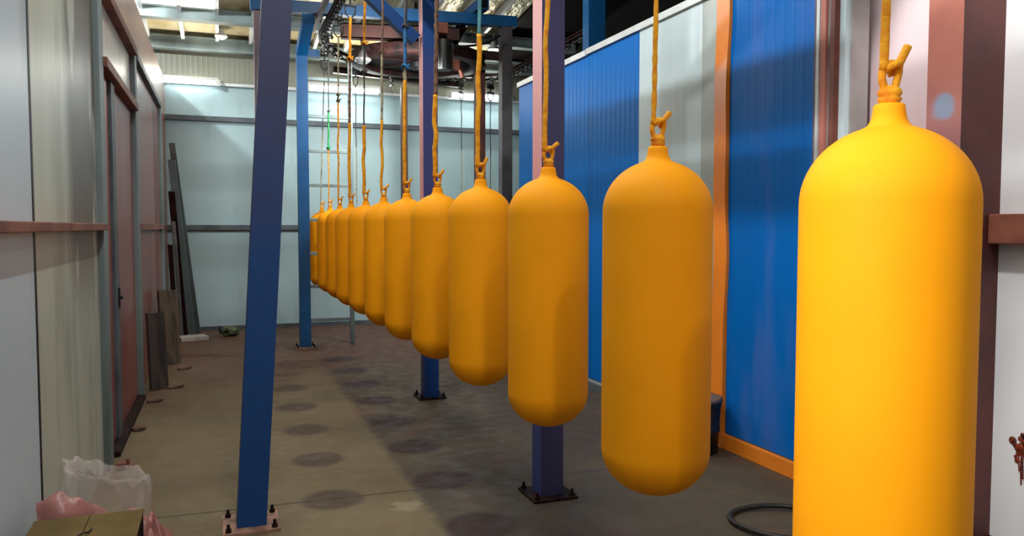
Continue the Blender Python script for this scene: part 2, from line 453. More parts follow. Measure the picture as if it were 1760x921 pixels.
# right booth wall ----------------------------------------------------
XR = 2.77; WT = 2.70
bm = new(); span(bm, (XR + 0.012, 2.97, 0), (XR + 0.11, 7.25, WT - 0.01)); wr = struct('wall_right', bm, M['wall_white'])
bm = new(); span(bm, (XR, 4.9, 0.09), (XR + 0.015, 7.25, WT - 0.03)); obj('blue_panel', bm, M['wall_blue'], wr)
bm = new(); span(bm, (XR, 4.13, 0.09), (XR + 0.015, 4.895, WT - 0.03)); obj('white_panel', bm, M['wall_white'], wr)
bm = new(); span(bm, (XR, 3.965, 0.09), (XR + 0.014, 4.128, WT - 0.03)); obj('stained_strip', bm, M['wall_white_dirty'], wr)
bm = new(); span(bm, (XR, 3.165, 0.09), (XR + 0.015, 3.845, WT + 0.4)); obj('blue_panel', bm, M['wall_blue_dust'], wr)
# wavy orange corner strip
bm = new()
prev = None
N = 40
for i in range(N + 1):
    z = 0.0 + (WT + 0.4) * i / N
    wv = 0.018 * math.sin(z * 4.2) + 0.010 * math.sin(z * 9.0 + 1)
    ring = [bm.verts.new(p) for p in ((XR - 0.02, 3.848 + wv * 0.6, z), (XR - 0.02, 3.965 + wv * 0.3, z), (XR + 0.012, 3.965 + wv * 0.3, z), (XR + 0.012, 3.848 + wv * 0.6, z))]
    if prev:
        for k in range(4): bm.faces.new((prev[k], prev[(k + 1) % 4], ring[(k + 1) % 4], ring[k]))
    prev = ring
bmesh.ops.recalc_face_normals(bm, faces=bm.faces[:])
obj('orange_corner_strip', bm, M['orange'], wr)
bm = new(); span(bm, (XR - 0.025, 3.0, 0.0), (XR + 0.02, 3.85, 0.085), bev=0.004); struct('baseboard_right', bm, M['orange'])
bm = new(); span(bm, (XR - 0.02, 3.97, 0.0), (XR + 0.02, 7.25, 0.06)); struct('trim_%d' % n, bm, M['dark_girt']); n += 1
bm = new(); span(bm, (XR - 0.02, 3.97, WT - 0.035), (XR + 0.12, 5.72, WT + 0.01)); span(bm, (XR - 0.02, 5.728, WT - 0.04), (XR + 0.12, 7.26, WT + 0.005))
obj('top_capping', bm, M['white_trim'], wr)
# joined door-frame strips at the near end of the booth wall
df = empty('door_2', (XR, 3.06, 0), kind='structure')
yy = 3.165
for (w, m, dx, nm) in ((0.024, 'purple_post', 0.03, 'dark_jamb_strip'), (0.02, 'white_trim', 0.02, 'white_jamb_strip'), (0.016, 'grey_trim', 0.045, 'grey_jamb_strip'),
                   (0.034, 'red_trim', 0.015, 'red_jamb_strip'), (0.036, 'grey_trim', 0.03, 'grey_jamb_strip'), (0.028, 'orange_steel', 0.01, 'salmon_jamb_strip'), (0.05, 'grey_trim', 0.07, 'grey_jamb_strip')):
    bm = new(); span(bm, (dx - 0.03, yy - w - 3.06, 0), (0.14, yy - 3.06, 3.1)); obj(nm, bm, M[m], df)
    yy -= w
# near white wall behind the pillar
XN = 3.0
bm = new(); span(bm, (XN, -2.0, 0), (XN + 0.1, 2.49, 3.2)); struct('wall_right.001', bm, M['near_white'])
bm = new(); span(bm, (XN - 0.02, 2.49, 0), (XN + 0.1, 3.2, 3.2)); w2 = struct('wall_right.002', bm, M['near_pink'])
bm = new(); span(bm, (XN - 0.07, -2.0, 1.232), (XN, 2.325, 1.352), bev=0.006); struct('trim_%d' % n, bm, M['brown_girt']); n += 1

# red pillar
p = empty('steel_column', (2.885, 2.411, 0), 'thick square red-dusted steel column with a blue scuff, right edge of the shop', 'column')
bm = new(); span(bm, (2.77 - 2.885, -0.0825, 0), (3.0 - 2.885, 0.0825, 4.4), mi=1, xneg=0, bev=0)
obj('shaft', bm, [M['pillar'], M['pillar_front']], p)
bm = new(); span(bm, (-0.155, -0.13, 0), (0.11, 0.12, 0.014)); obj('base_plate', bm, M['rust_dark'], p)

# roof ----------------------------------------------------------------
def zr(y): return 3.62 + 0.11 * (YB - y)
def slab(bm, x0, x1, y0, y1, dz, th):
    vs = []
    for (x, y, d) in ((x0, y0, 0), (x1, y0, 0), (x1, y1, 0), (x0, y1, 0), (x0, y0, th), (x1, y0, th), (x1, y1, th), (x0, y1, th)):
        vs.append(bm.verts.new((x, y, zr(y) + dz + d)))
    for f in ((0, 3, 2, 1), (4, 5, 6, 7), (0, 1, 5, 4), (1, 2, 6, 5), (2, 3, 7, 6), (3, 0, 4, 7)): bm.faces.new([vs[i] for i in f])
bm = new(); slab(bm, -6, 3.4, -3, YB + 0.1, 0, 0.08); ceil_ = struct('ceiling', bm, M['foil'])
bm = new(); slab(bm, 3.4, 6.2, -3, YB + 0.1, -0.03, 0.08); struct('ceiling.001', bm, M['unlit_black'])  # roof over the unlit bay, its darkness put into the colour
bm = new(); slab(bm, -1.3, 0.02, 2.0, 9.62, -0.012, 0.01); struct('window_1', bm, M['skylight'])
bm = new(); span(bm, (4.4, 2.0, 0), (4.5, 10.5, 4.6)); struct('wall_far_right', bm, M['unlit_black'])  # bounds the dark bay, lack of light painted as black
k = 1
for i in range(-5, 9):
    x = 0.015 + 0.385 * i
    bm = new(); slab(bm, x - 0.02, x + 0.02, 2.0, YB - 0.05, -0.09, 0.085)
    o = struct('ceiling_purlin', bm, M['white_trim'])
for (y, z0, z1) in ((9.5, 3.575, 3.705), (10.38, 3.43, 3.59)):
    bm = new(); span(bm, (-5, y - 0.07, z0), (4.4, y + 0.07, z0 + 0.018)); span(bm, (-5, y - 0.07, z1 - 0.018), (4.4, y + 0.07, z1)); span(bm, (-5, y - 0.045, z0), (4.4, y + 0.045, z1))
    struct('ceiling_beam', bm, M['grey_post'])

# ------------------------------------------------------------------ lamps that show
def tube_lamp(x0, x1, y, z, label):
    t = empty('tube_light', ((x0 + x1) / 2, y, z), label, 'light', 'tube lights along the back wall')
    w = (x1 - x0)
    bm = new(); span(bm, (-w / 2, -0.03, 0.03), (w / 2, 0.03, 0.065), bev=0.006); obj('housing', bm, M['lamp_metal'], t)
    bm = new(); cyl(bm, (-w / 2 + 0.03, 0, 0.0), (w / 2 - 0.03, 0, 0.0), 0.024, 16); obj('glowing_tube', bm, M['tube_light'], t, True)
    for s in (-1, 1):
        bm = new(); span(bm, (s * w / 2 - 0.02, -0.03, -0.035), (s * w / 2 + 0.02, 0.03, 0.035)); obj('end_cap', bm, M['lamp_metal'], t)
        bm = new(); span(bm, (s * w * 0.3 - 0.015, 0.0, 0.04), (s * w * 0.3 + 0.015, YB - 0.03 - y, 0.06)); obj('wall_bracket', bm, M['lamp_metal'], t)
    return t
tube_lamp(-0.62, 0.02, 10.44, 3.065, 'white glowing tube light on the back wall beside the left partition')
tube_lamp(1.09, 2.02, 10.44, 3.085, 'white glowing tube light on the back wall behind the ladder')
tube_lamp(2.98, 3.86, 10.44, 3.10, 'white glowing tube light on the back wall under the conveyor turn, right end')

def bay_lamp(x, y, z, r, label):
    t = empty('ceiling_lamp', (x, y, z), label, 'lamp')
    bm = new(); lathe(bm, [(0, 0.10), (0.03, 0.10), (0.045, 0.05), (r, 0.012), (r, 0.0), (r * .9, 0.003), (0.0, 0.02)], 24); obj('lamp_shade', bm, M['lamp_metal'], t, True)
    bm = new(); lathe(bm, [(0, -0.028), (r * .5, -0.022), (r * .8, -0.004), (r * .8, 0.01), (0, 0.012)], 24); obj('bulb', bm, M['bulb_light'], t, True)
    bm = new(); cyl(bm, (0, 0, 0.1), (0, 0, zr(y) - z - 0.02), 0.008, 8); obj('stem', bm, M['grey_post'], t)
bay_lamp(0.06, 10.1, 3.56, 0.075, 'small round glowing ceiling lamp between the roof beams at upper left')
bay_lamp(3.2, 9.25, 3.47, 0.085, 'small round glowing ceiling lamp beyond the blue crossbeam at right')

# ------------------------------------------------------------------ blue frame
def post(name, x, y, z1, label, w=0.112, mats=('blue_post',), xneg=None, top=None, plate='plate_pink', pw=0.21):
    t = empty(name, (x, y, 0), label, 'post', None)
    bm = new()
    ms = [M[m] for m in mats]
    if top is None:
        span(bm, (-w / 2, -w / 2, 0.012), (w / 2, w / 2, z1), xneg=xneg)
    else:
        vs = span(bm, (-w / 2, -w / 2, 0.012), (w / 2, w / 2, z1), xneg=xneg)
        for v in vs:
            k = v.co.z / z1
            v.co.x += top[0] * k; v.co.y += top[1] * k
    obj('shaft', bm, ms, t)
    bm = new(); span(bm, (-pw / 2, -pw / 2, 0), (pw / 2, pw / 2, 0.012), bev=0.002); obj('base_plate', bm, M[plate], t)
    for sx in (-1, 1):
        for sy in (-1, 1):
            bm = new(); c = (sx * pw * .40, sy * pw * .40)
            cyl(bm, (c[0], c[1], 0.012), (c[0], c[1], 0.045), 0.007, 8); cyl(bm, (c[0], c[1], 0.012), (c[0], c[1], 0.026), 0.014, 6)
            obj('anchor_bolt', bm, M['rust_dark'], t)
    return t
post('leaning_post', 0.106, 3.56, 3.50, 'blue steel post leaning to the right, nearest post at left of the row', 0.122, ('post_lean',), None, top=(0.213, -0.06), pw=0.235)
post('steel_post', 1.475, 3.47, 3.54, 'blue steel post with pink overspray behind the third yellow cylinder', 0.115, ('post_plum', 'post_pink'), 1, plate='rust_dark', pw=0.225)
post('steel_post', 1.487, 5.80, 3.54, 'blue steel post with a pink left face, standing mid-row behind the cylinders', 0.112, ('post_dust', 'post_pink'), 1, plate='rust_dark')
post('steel_post', 0.845, 8.66, 3.2, 'slim blue steel post beside the ladder at the far end', 0.112, ('blue_bright',), None)
post('steel_post', 0.40, 8.25, 3.42, 'mauve dusted steel post half hidden behind the leaning blue post', 0.10, ('purple_post',), None)
post('steel_post', 2.99, 8.25, 3.49, 'dark grey steel post at the far end of the blue panel wall', 0.12, ('dark_post',), None)
post('steel_post', 2.14, 9.55, 3.0, 'thin rust brown post behind the fifth row rope', 0.075, ('rust',), None, plate='rust_dark', pw=0.16)
post('steel_post', 2.95, 9.05, 3.25, 'rust brown post under the conveyor turn, seen behind the teal topped rope', 0.11, ('rust',), None, plate='rust_dark', pw=0.18)
# post rising beyond the booth wall
t = empty('steel_post', (3.07, 6.26, 0), 'light blue steel post rising beyond the blue panel wall into the dark', 'post')
bm = new(); span(bm, (-0.06, -0.06, 0), (0.10, 0.06, 4.0)); obj('shaft', bm, M['blue_bright'], t)

def beam(name, a, b, w, h, m, label, cat='beam', caps=None):
    a = Vector(a); b = Vector(b)
    t = empty(name, (a + b) / 2, label, cat)
    bm = new(); bar(bm, a - (a + b) / 2, b - (a + b) / 2, w, h); obj('tube', bm, M[m], t)
    if caps:
        for e, s in ((a, -1), (b, 1)):
            d = (b - a).normalized() * s
            c = e - (a + b) / 2 + d * 0.004
            bm = new(); bar(bm, c - d * 0.004, c + d * 0.004, w * 1.06, h * 1.06); obj('end_plate', bm, M[m], t)
    return t
beam('crossbeam', (0.33, 8.25, 3.485), (3.10, 8.25, 3.555), 0.112, 0.112, 'blue_bright', 'long blue crossbeam spanning the far portal under the roof', caps=True)
beam('side_beam', (0.845, 8.60, 3.15), (0.862, 8.11, 3.36), 0.11, 0.10, 'blue_bright', 'short blue beam sloping from the slim far post to the crossbeam', caps=True)
beam('rear_beam', (0.91, 8.68, 3.14), (1.02, 8.68, 3.14), 0.09, 0.07, 'blue_bright', 'short blue stub beam on the right side of the slim far post', caps=True)
beam('brace', (1.385, 5.8, 2.69), (0.75, 5.8, 3.24), 0.085, 0.085, 'blue_post', 'diagonal blue brace meeting the mid-row post', caps=True)
beam('crossbeam', (0.2, 5.8, 3.60), (1.55, 5.8, 3.60), 0.112, 0.112, 'blue_post', 'blue crossbeam above the mid-row post', caps=True)
beam('crossbeam', (0.22, 3.47, 3.60), (1.55, 3.47, 3.60), 0.112, 0.112, 'blue_post', 'blue crossbeam above the nearest post pair', caps=True)
t = empty('tube_offcut', (2.66, 8.3, 3.602), 'open ended square tube lying across the blue crossbeam', 'tube')
bm = new()
for (a, b) in (((-.055, -.3, 0), (.055, .5, .006)), ((-.055, -.3, .104), (.055, .5, .11)), ((-.055, -.3, 0), (-.049, .5, .11)), ((.049, -.3, 0), (.055, .5, .11))): span(bm, a, b)
obj('shell', bm, M['blue_bright'], t)
bm = new(); span(bm, (-.049, -.27, .006), (.049, -.26, .104)); obj('inner_shade', bm, M['unlit_black'], t)  # black sheet stands in for the shade inside the open tube

# ladder ---------------------------------------------------------------
t = empty('ladder', (1.347, 8.80, 0), 'grey steel ladder fixed beside the slim blue post at the far end', 'ladder')
bm = new(); span(bm, (0.0, -0.02, 0), (0.048, 0.02, 3.10), bev=0.004); obj('side_rail', bm, M['galv'], t)
bm = new(); span(bm, (-0.485, -0.02, 0), (-0.45, 0.02, 3.1), bev=0.004); obj('side_rail', bm, M['galv'], t)
for z in (0.28, 0.65, 1.01, 1.376, 1.753, 2.123, 2.497, 2.90):
    bm = new(); span(bm, (-0.46, -0.016, z - 0.018), (0.01, 0.016, z + 0.018), bev=0.004); obj('rung', bm, M['galv'], t)

# ------------------------------------------------------------------ conveyor
ZC = 3.36
def path():
    pts = []
    y = -1.5
    while y < 8.8: pts.append(Vector((1.06 + 0.004 * y, y, ZC + 0.045))); y += 0.1
    cx, cy, R = 2.14, 8.8, 1.05
    for i in range(0, 33):
        a = PI - PI * i / 32
        dz = -0.30 * (i / 32)
        pts.append(Vector((cx + (R + 0.03 * i / 32) * math.cos(a), cy + 0.95 * R * math.sin(a), ZC + 0.045 + dz)))
    y = 8.7
    while y > 6.6: pts.append(Vector((3.22, y, ZC - 0.255))); y -= 0.1
    return pts
P = path()
def ribbon(bm, pts, prof):
    rings = []
    for i, p in enumerate(pts):
        a = pts[max(0, i - 1)]; b = pts[min(len(pts) - 1, i + 1)]
        d = (b - a); d.z = 0; d.normalize(); s = Vector((d.y, -d.x, 0))
        rings.append([bm.verts.new(p + s * u + Vector((0, 0, v))) for u, v in prof])
    m = len(prof)
    for A, B in zip(rings, rings[1:]):
        for k in range(m): bm.faces.new((A[k], A[(k + 1) % m], B[(k + 1) % m], B[k]))
    bm.faces.new(rings[0]); bm.faces.new(list(reversed(rings[-1])))
    bmesh.ops.recalc_face_normals(bm, faces=bm.faces[:])
tr = empty('conveyor_track', (0, 0, 0), 'rusty overhead conveyor rail and chain above the cylinders, turning at the far end', 'conveyor')
bm = new(); ribbon(bm, P, [(-.045, -.018), (.045, -.018), (.045, -.010), (.010, -.008), (.010, .008), (.045, .010), (.045, .018), (-.045, .018), (-.045, .010), (-.010, .008), (-.010, -.008), (-.045, -.010)])
obj('rail', bm, M['rust'], tr)
bm = new(); ribbon(bm, [p + Vector((0, 0, 0.0)) for p in P if p.y < 8.8 and p.x < 2], [(-.15, -.03), (-.105, -.03), (-.105, .015), (-.15, .015)]); obj('guide_angle', bm, M['rust'], tr)
# chain links: flattened loops every 7 cm
cp = [P[0]]; acc = 0
dist = [0]
for a, b in zip(P, P[1:]): dist.append(dist[-1] + (b - a).length)
def along(s):
    for i in range(len(P) - 1):
        if dist[i + 1] >= s:
            k = (s - dist[i]) / max(1e-6, dist[i + 1] - dist[i]); return P[i].lerp(P[i + 1], k), (P[i + 1] - P[i]).normalized()
    return P[-1], (P[-1] - P[-2]).normalized()
bm = new(); s = 4.0; i = 0
while s < dist[-1] - 0.1:
    p, d = along(s); p = p + Vector((0, 0, -0.045)); sd = Vector((d.y, -d.x, 0)); w = sd if i % 2 == 0 else Vector((0, 0, 1))
    pts = []
    for k in range(8):
        a = 2 * PI * k / 8
        pts.append(p + d * 0.05 * math.cos(a) + w * 0.020 * math.sin(a))
    tube(bm, pts, 0.009, 5, closed=True)
    s += 0.07; i += 1
ch = obj('chain', bm, M['chain'], tr, True); ch['kind'] = 'stuff'

HOOKZ = 3.10
def make_hook():
    t = empty('trolley_hook', (0, 0, ZC))
    bm = new()
    for sx in (-1, 1):
        span(bm, (sx * 0.034 - .004, -0.02, -0.12), (sx * 0.034 + .004, 0.02, -0.03), bev=0.002)
    span(bm, (-0.038, -0.02, -0.075), (0.038, 0.02, -0.062)); cyl(bm, (0, 0, -0.07), (0, 0, -0.16), 0.009, 8)
    obj('hanging_bracket', bm, M['black'], t)
    bm = new(); cyl(bm, (-0.05, 0, -0.095), (0.05, 0, -0.095), 0.016, 14); obj('pin', bm, M['chain'], t, True)
    bm = new(); span(bm, (-0.052, -0.012, -0.168), (0.052, 0.012, -0.152), bev=0.003)
    tube(bm, catmull([(-0.042, 0, -0.16), (-0.044, 0, -0.20), (-0.034, 0, -0.235), (0, 0, -0.262), (0.034, 0, -0.235), (0.044, 0, -0.20), (0.042, 0, -0.16)], 4), 0.006, 7)
    obj('stirrup', bm, M['black'], t, True)
    return t
def copy_tree(o, parent=None):
    c = o.copy(); COL.objects.link(c)
    if parent is not None: c.parent = parent
    for chd in o.children: copy_tree(chd, c)
    return c

# turn wheel and drive frame
t = empty('turn_wheel', (2.14, 8.8, 3.17), 'large dark rusty chain wheel lying flat at the far conveyor turn', 'wheel')
bm = new(); lathe(bm, [(0.60, -0.06), (0.74, -0.06), (0.77, -0.04), (0.73, 0.0), (0.77, 0.04), (0.74, 0.06), (0.60, 0.06), (0.60, -0.06)], 56); obj('rim', bm, M['rust_dark'], t)
bm = new(); lathe(bm, [(0.1, -0.012), (0.605, -0.012), (0.605, 0.012), (0.1, 0.012), (0.1, -0.012)], 48); obj('web_plate', bm, M['rust_dark'], t)
for k in range(6):
    a = k * PI / 3 + 0.2
    bm = new(); bar(bm, (0.1 * math.cos(a), 0.1 * math.sin(a), 0), (0.61 * math.cos(a), 0.61 * math.sin(a), 0), 0.07, 0.05); obj('spoke', bm, M['rust_dark'], t)
bm = new(); cyl(bm, (0, 0, -0.08), (0, 0, 0.09), 0.11, 24); cyl(bm, (0, 0, -0.1), (0, 0, -0.06), 0.05, 16); cyl(bm, (0, 0, 0.08), (0, 0, 0.72), 0.04, 16); obj('hanging_hub', bm, M['black'], t)

def chan(name, a, b, w, h, m, label):
    """C-channel beam"""
    a = Vector(a); b = Vector(b); mid = (a + b) / 2
    t = empty(name, mid, label, 'beam')
    d = (b - a); q = d.to_track_quat('Y', 'Z').to_matrix(); L = d.length
    bm = new()
    for c, s in (((0, 0, h / 2 - .006), (w, L, .012)), ((0, 0, -h / 2 + .006), (w, L, .012)), ((-w / 2 + .005, 0, 0), (.01, L, h))):
        box(bm, q @ Vector(c), s, rot=q)
    obj('channel', bm, M[m], t)
    for e in (-1, 1):
        bm = new(); box(bm, q @ Vector((0, e * (L / 2 - .01), 0)), (w * .9, .012, h * .9), rot=q); obj('end_plate', bm, M['rust_dark'], t)
chan('channel_beam', (2.45, 8.25, 3.36), (1.2, 8.25, 3.30), 0.10, 0.15, 'rust', 'deep rust red channel beam under the blue crossbeam, left of the mid-row post')
chan('channel_beam', (3.3, 9.0, 3.34), (2.2, 9.0, 3.33), 0.08, 0.11, 'rust', 'rust red channel beam across the right side of the conveyor turn')
chan('channel_beam', (2.52, 8.9, 3.32), (2.52, 8.33, 3.50), 0.08, 0.09, 'rust_dark', 'dark rusty strut sloping up to the blue crossbeam')
chan('channel_beam', (1.35, 9.98, 3.24), (3.0, 9.98, 3.16), 0.08, 0.08, 'rust_dark', 'dark rusty channel beam at the back of the conveyor turn')

# drive motor
t = empty('drive_motor', (2.18, 7.86, 3.04), 'dark gear motor with orange housing hanging under the conveyor frame', 'motor')
bm = new(); cyl(bm, (0, 0, -0.14), (0, 0, 0.16), 0.085, 24)
for k in range(16):
    a = 2 * PI * k / 16; box(bm, (0.088 * math.cos(a), 0.088 * math.sin(a), 0), (0.02, 0.006, 0.26), rot=Matrix.Rotation(a, 3, 'Z'))
span(bm, (-0.05, 0.05, 0.2), (0.05, 0.30, 0.24)); span(bm, (-0.03, 0.26, 0.2), (0.03, 0.30, 0.3)); obj('hanging_motor_body', bm, M['black'], t)
bm = new(); box(bm, (-0.06, -0.06, 0.26), (0.15, 0.12, 0.11), bev=0.01); obj('gear_case', bm, M['orange_steel'], t)
bm = new(); box(bm, (0.11, 0.0, -0.08), (0.10, 0.1, 0.10), bev=0.012); cyl(bm, (0.16, 0, -0.1), (0.2, 0, -0.2), 0.02, 10); obj('terminal_box', bm, M['orange_steel'], t)
bm = new(); tube(bm, catmull([(0.05, 0, 0.1), (0.3, 0.05, 0.14), (0.5, 0.1, 0.2), (0.66, 0.15, 0.3)], 6), 0.012, 7); obj('cable', bm, M['black'], t, True)
# silver flange
t = empty('bearing_flange', (1.42, 8.25, 3.02), 'silver bearing flange hanging under the conveyor wheel', 'bearing')
bm = new(); lathe(bm, [(0, -.03), (.05, -.03), (.085, 0), (.085, .02), (.05, .035), (.03, .1), (0, .1)], 24); obj('flange', bm, M['silver'], t, True)
bm = new(); cyl(bm, (0, 0, .09), (0, 0, .21), .02, 12); obj('hanging_shaft', bm, M['black'], t)

# ------------------------------------------------------------------ yellow cylinders and ropes
R = 0.139
ZB, ZTOP = 0.610, 1.504      # bottom tip, top of neck
def bottle_profile():
    pr = []
    hb = 0.118                # bottom dome
    for i in range(0, 15):
        a = (PI / 2) * i / 14
        pr.append((R * math.sin(a), hb - hb * math.cos(a)))
    zs = (ZTOP - ZB) - 0.165  # start of the shoulder
    pr.append((R, zs * 0.5)); pr.append((R, zs))
    # hemispherical shoulder up to the neck fillet
    for i in range(1, 13):
        a = (PI / 2) * i / 12 * 0.80
        pr.append((R * math.cos(a), zs + 0.131 * math.sin(a)))
    r0, z0 = pr[-1]
    zt = ZTOP - ZB
    for (r, z) in ((0.034, zt - 0.036), (0.028, zt - 0.026), (0.0255, zt - 0.012), (0.0245, zt - 0.003), (0.022, zt), (0, zt)):
        pr.append((r, z))
    return pr
lab = ['nearest yellow gas cylinder, the largest, cut off by the bottom edge',
       'second yellow gas cylinder from the camera, hanging before the white and blue wall',
       'third yellow gas cylinder, covering the foot of the pink and blue post',
       'fourth yellow gas cylinder, left of the one before the pink and blue post',
       'fifth yellow gas cylinder, hanging in front of the mid-row blue post',
       'sixth yellow gas cylinder, just left of the mid-row blue post',
       'seventh yellow gas cylinder from the camera, under a rope with a brown top',
       'eighth yellow gas cylinder from the camera along the row',
       'ninth yellow gas cylinder from the camera, in front of the ladder rail',
       'fourth yellow gas cylinder from the far end, before the ladder rungs',
       'second to last yellow gas cylinder at the far end, below the green rope',
       'farthest yellow gas cylinder, beside the slim blue post']
lab[9] = 'third yellow gas cylinder from the far end, before the ladder rungs'
bottle0 = empty('gas_cylinder', (0, 0, ZB))
bm = new(); lathe(bm, bottle_profile(), 72); obj('body', bm, M['yellow'], bottle0, True)
bm = new(); zt = ZTOP - ZB
lathe(bm, [(0, zt - 0.002), (0.0165, zt - 0.002), (0.0165, zt + 0.004), (0.0195, zt + 0.008), (0.0165, zt + 0.011), (0.0165, zt + 0.013), (0.0195, zt + 0.017), (0.0175, zt + 0.024), (0.011, zt + 0.030), (0, zt + 0.031)], 28)
obj('hanger_plug', bm, M['yellow_rope'], bottle0, True)

def wob(p, q, n, amp, seed):
    rnd = random.Random(seed); p = Vector(p); q = Vector(q); out = []
    for i in range(n + 1):
        k = i / n; a = amp * math.sin(PI * k)
        out.append(p.lerp(q, k) + Vector((rnd.uniform(-a, a), rnd.uniform(-a, a), 0)))
    return out
def rope(bm, a, b, r, seed, amp=0.006, twist=0.0, lumps=0.0):
    n = max(6, int((Vector(b) - Vector(a)).length / 0.09))
    pts = catmull(wob(a, b, n, amp, seed), 5)
    rnd = random.Random(seed + 5)
    rs = [r * (1 + lumps * rnd.uniform(-0.5, 1) + twist * math.sin(i * 2.1)) for i in range(len(pts))]
    tube(bm, pts, rs, 9)
# (z where the lower rope ends, lower material, upper segments [(z, material, radius)])
ropes = [
    (3.10, 'yellow_rope', 0.0070, []),
    (3.10, 'yellow_rope', 0.0060, []),
    (3.10, 'yellow_rope', 0.0085, []),
    (2.12, 'yellow_rope', 0.0105, [(3.10, 'teal_rope', 0.008)]),
    (1.98, 'yellow_rope', 0.012, [(3.10, 'brown_rope', 0.0105)]),
    (2.18, 'yellow_rope', 0.0110, [(2.26, 'pale_rope', 0.011), (2.50, 'blue_rope', 0.011), (3.10, 'wire', 0.009)]),
    (2.04, 'yellow_rope', 0.010, [(2.50, 'pale_rope', 0.0085), (3.10, 'brown_rope', 0.008)]),
    (2.09, 'yellow_rope', 0.013, [(2.50, 'wire', 0.006), (2.72, 'wire', 0.01), (3.10, 'yellow_rope', 0.010)]),
    (2.20, 'yellow_rope', 0.013, [(2.75, 'brown_rope', 0.010), (3.10, 'yellow_rope', 0.012)]),
    (2.50, 'yellow_rope', 0.0085, [(2.56, 'wire', 0.008), (3.10, 'pale_rope', 0.008)]),
    (2.12, 'yellow_rope', 0.0065, [(2.50, 'green_rope', 0.009), (3.10, 'wire', 0.006)]),
    (2.40, 'pale_rope', 0.007, [(3.10, 'wire', 0.006)]),
]
rlab = ['thick yellow rope tied to the nearest cylinder', 'lumpy yellow rope holding the second cylinder', 'yellow rope in front of the pink and blue post',
        'rope yellow below and teal above, holding the fourth cylinder', 'rope yellow below and brown above, in front of the mid-row blue post',
        'rope with a blue middle and yellow end just left of the mid-row post', 'rope with a pale middle and brown top on the seventh cylinder',
        'rope with a dark middle between two yellow ends on the eighth cylinder', 'yellow rope with brown middle in front of the ladder rail',
        'thin yellow rope knotted to a pale upper line before the ladder rungs', 'thin rope with a green middle on the second to last cylinder', 'thin pale rope on the farthest cylinder beside the slim blue post']
hlab = ['conveyor hook above the %s yellow cylinder' % s for s in ('nearest', 'second', 'third', 'fourth', 'fifth', 'sixth', 'seventh', 'eighth', 'ninth', 'third to last', 'second to last', 'farthest')]
hook0 = make_hook()
LX = [0.0, -0.004, 0.004, -0.003, 0.0, 0.002, 0.002, 0.002, 0.0, 0.004, 0.004, 0.004]
for k in range(12):
    Y = (1.953 + .82 * (k - 1)) * .692 * 1.3
    X = (1.171 + .004 * (k - 1)) * .692 * 1.3 + LX[k]
    b = bottle0 if k == 0 else copy_tree(bottle0)
    b.location = (X, Y, ZB); b.rotation_euler.z = 0.0
    tag(b, lab[k], 'gas cylinder', 'yellow gas cylinders hanging in a row')
    hx = 1.06 + 0.004 * Y if k < 11 else 1.142
    h = hook0 if k == 0 else copy_tree(hook0)
    h.location = (hx, Y, ZC - (0.032 if k == 11 else 0.0)); h.rotation_euler.z = -0.34 if k == 11 else 0.0
    tag(h, hlab[k], 'hook', 'conveyor hooks over the row')
    # rope: loop through the plug, twisted stub, long line up to the hook
    zk, lm, rr, ups = ropes[k]
    t = empty('hanging_rope', (X, Y, ZTOP), rlab[k] if k else rlab[0], 'rope', 'ropes holding the yellow cylinders')
    rnd = random.Random(40 + k)
    lr = 0.0075
    bm = new()
    tube(bm, catmull([(-0.010, 0.0, 0.022), (-0.017, 0.0, 0.040), (-0.013, 0.003, 0.058), (-0.004, 0.006, 0.066), (0.008, 0.002, 0.068), (0.014, -0.004, 0.060), (0.016, 0.0, 0.045), (0.011, 0.002, 0.024)], 5), lr * 0.85, 9)
    tube(bm, catmull([(-0.011, 0.0, 0.055), (-0.004, -0.012, 0.063), (0.010, -0.010, 0.066), (0.018, 0.004, 0.058), (0.008, 0.012, 0.052)], 5), lr * 0.8, 9)
    lo = obj('loop', bm, M['yellow_rope'], t, True)
    bm = new(); tx = 0.034 + rnd.uniform(-.006, .004)
    tube(bm, catmull([(0.012, 0, 0.056), (0.018, -0.002, 0.070), (tx, -0.004, 0.087 + rnd.uniform(-.004, .012))], 5), lr * 0.95, 9)
    obj('twisted_end', bm, M['yellow_rope'], t, True)
    top = (hx - X, 0, HOOKZ - ZTOP)
    start = (-0.014, 0, 0.055)
    def pt(z):
        f = (z - ZTOP - 0.055) / (HOOKZ - ZTOP - 0.055)
        bend = 0.010 * math.sin(PI * f)
        return (start[0] + (top[0] - start[0]) * f - bend * 0.2, 0, z - ZTOP)
    bm = new(); rope(bm, start, pt(zk), rr, 100 + k, 0.006, 0, 0.10 if k != 1 else 0.22); obj('lower_rope', bm, M[lm], t, True)
    z0 = zk
    for j, (z1, um, ur) in enumerate(ups):
        bm = new(); rope(bm, pt(z0), pt(z1), ur, 200 + 10 * k + j, 0.003, 0.22 if um == 'brown_rope' else 0.0, 0.08); obj('upper_rope', bm, M[um], t, True)
        if j > 0 or k in (9, 10):
            bm = new(); c = Vector(pt(z0)); w = ur * 1.5
            tube(bm, [c + Vector((ur * 1.7 * math.cos(a), ur * 1.7 * math.sin(a), ur * 1.2 * math.sin(2 * a))) for a in [2 * PI * q / 12 for q in range(12)]], ur * .75, 6, closed=True)
            tube(bm, [c, c + Vector((0.014, 0, 0.012)), c + Vector((0.03, 0, 0.018))], ur * .6, 6)
            obj('knot', bm, M[um], t, True)
        z0 = z1

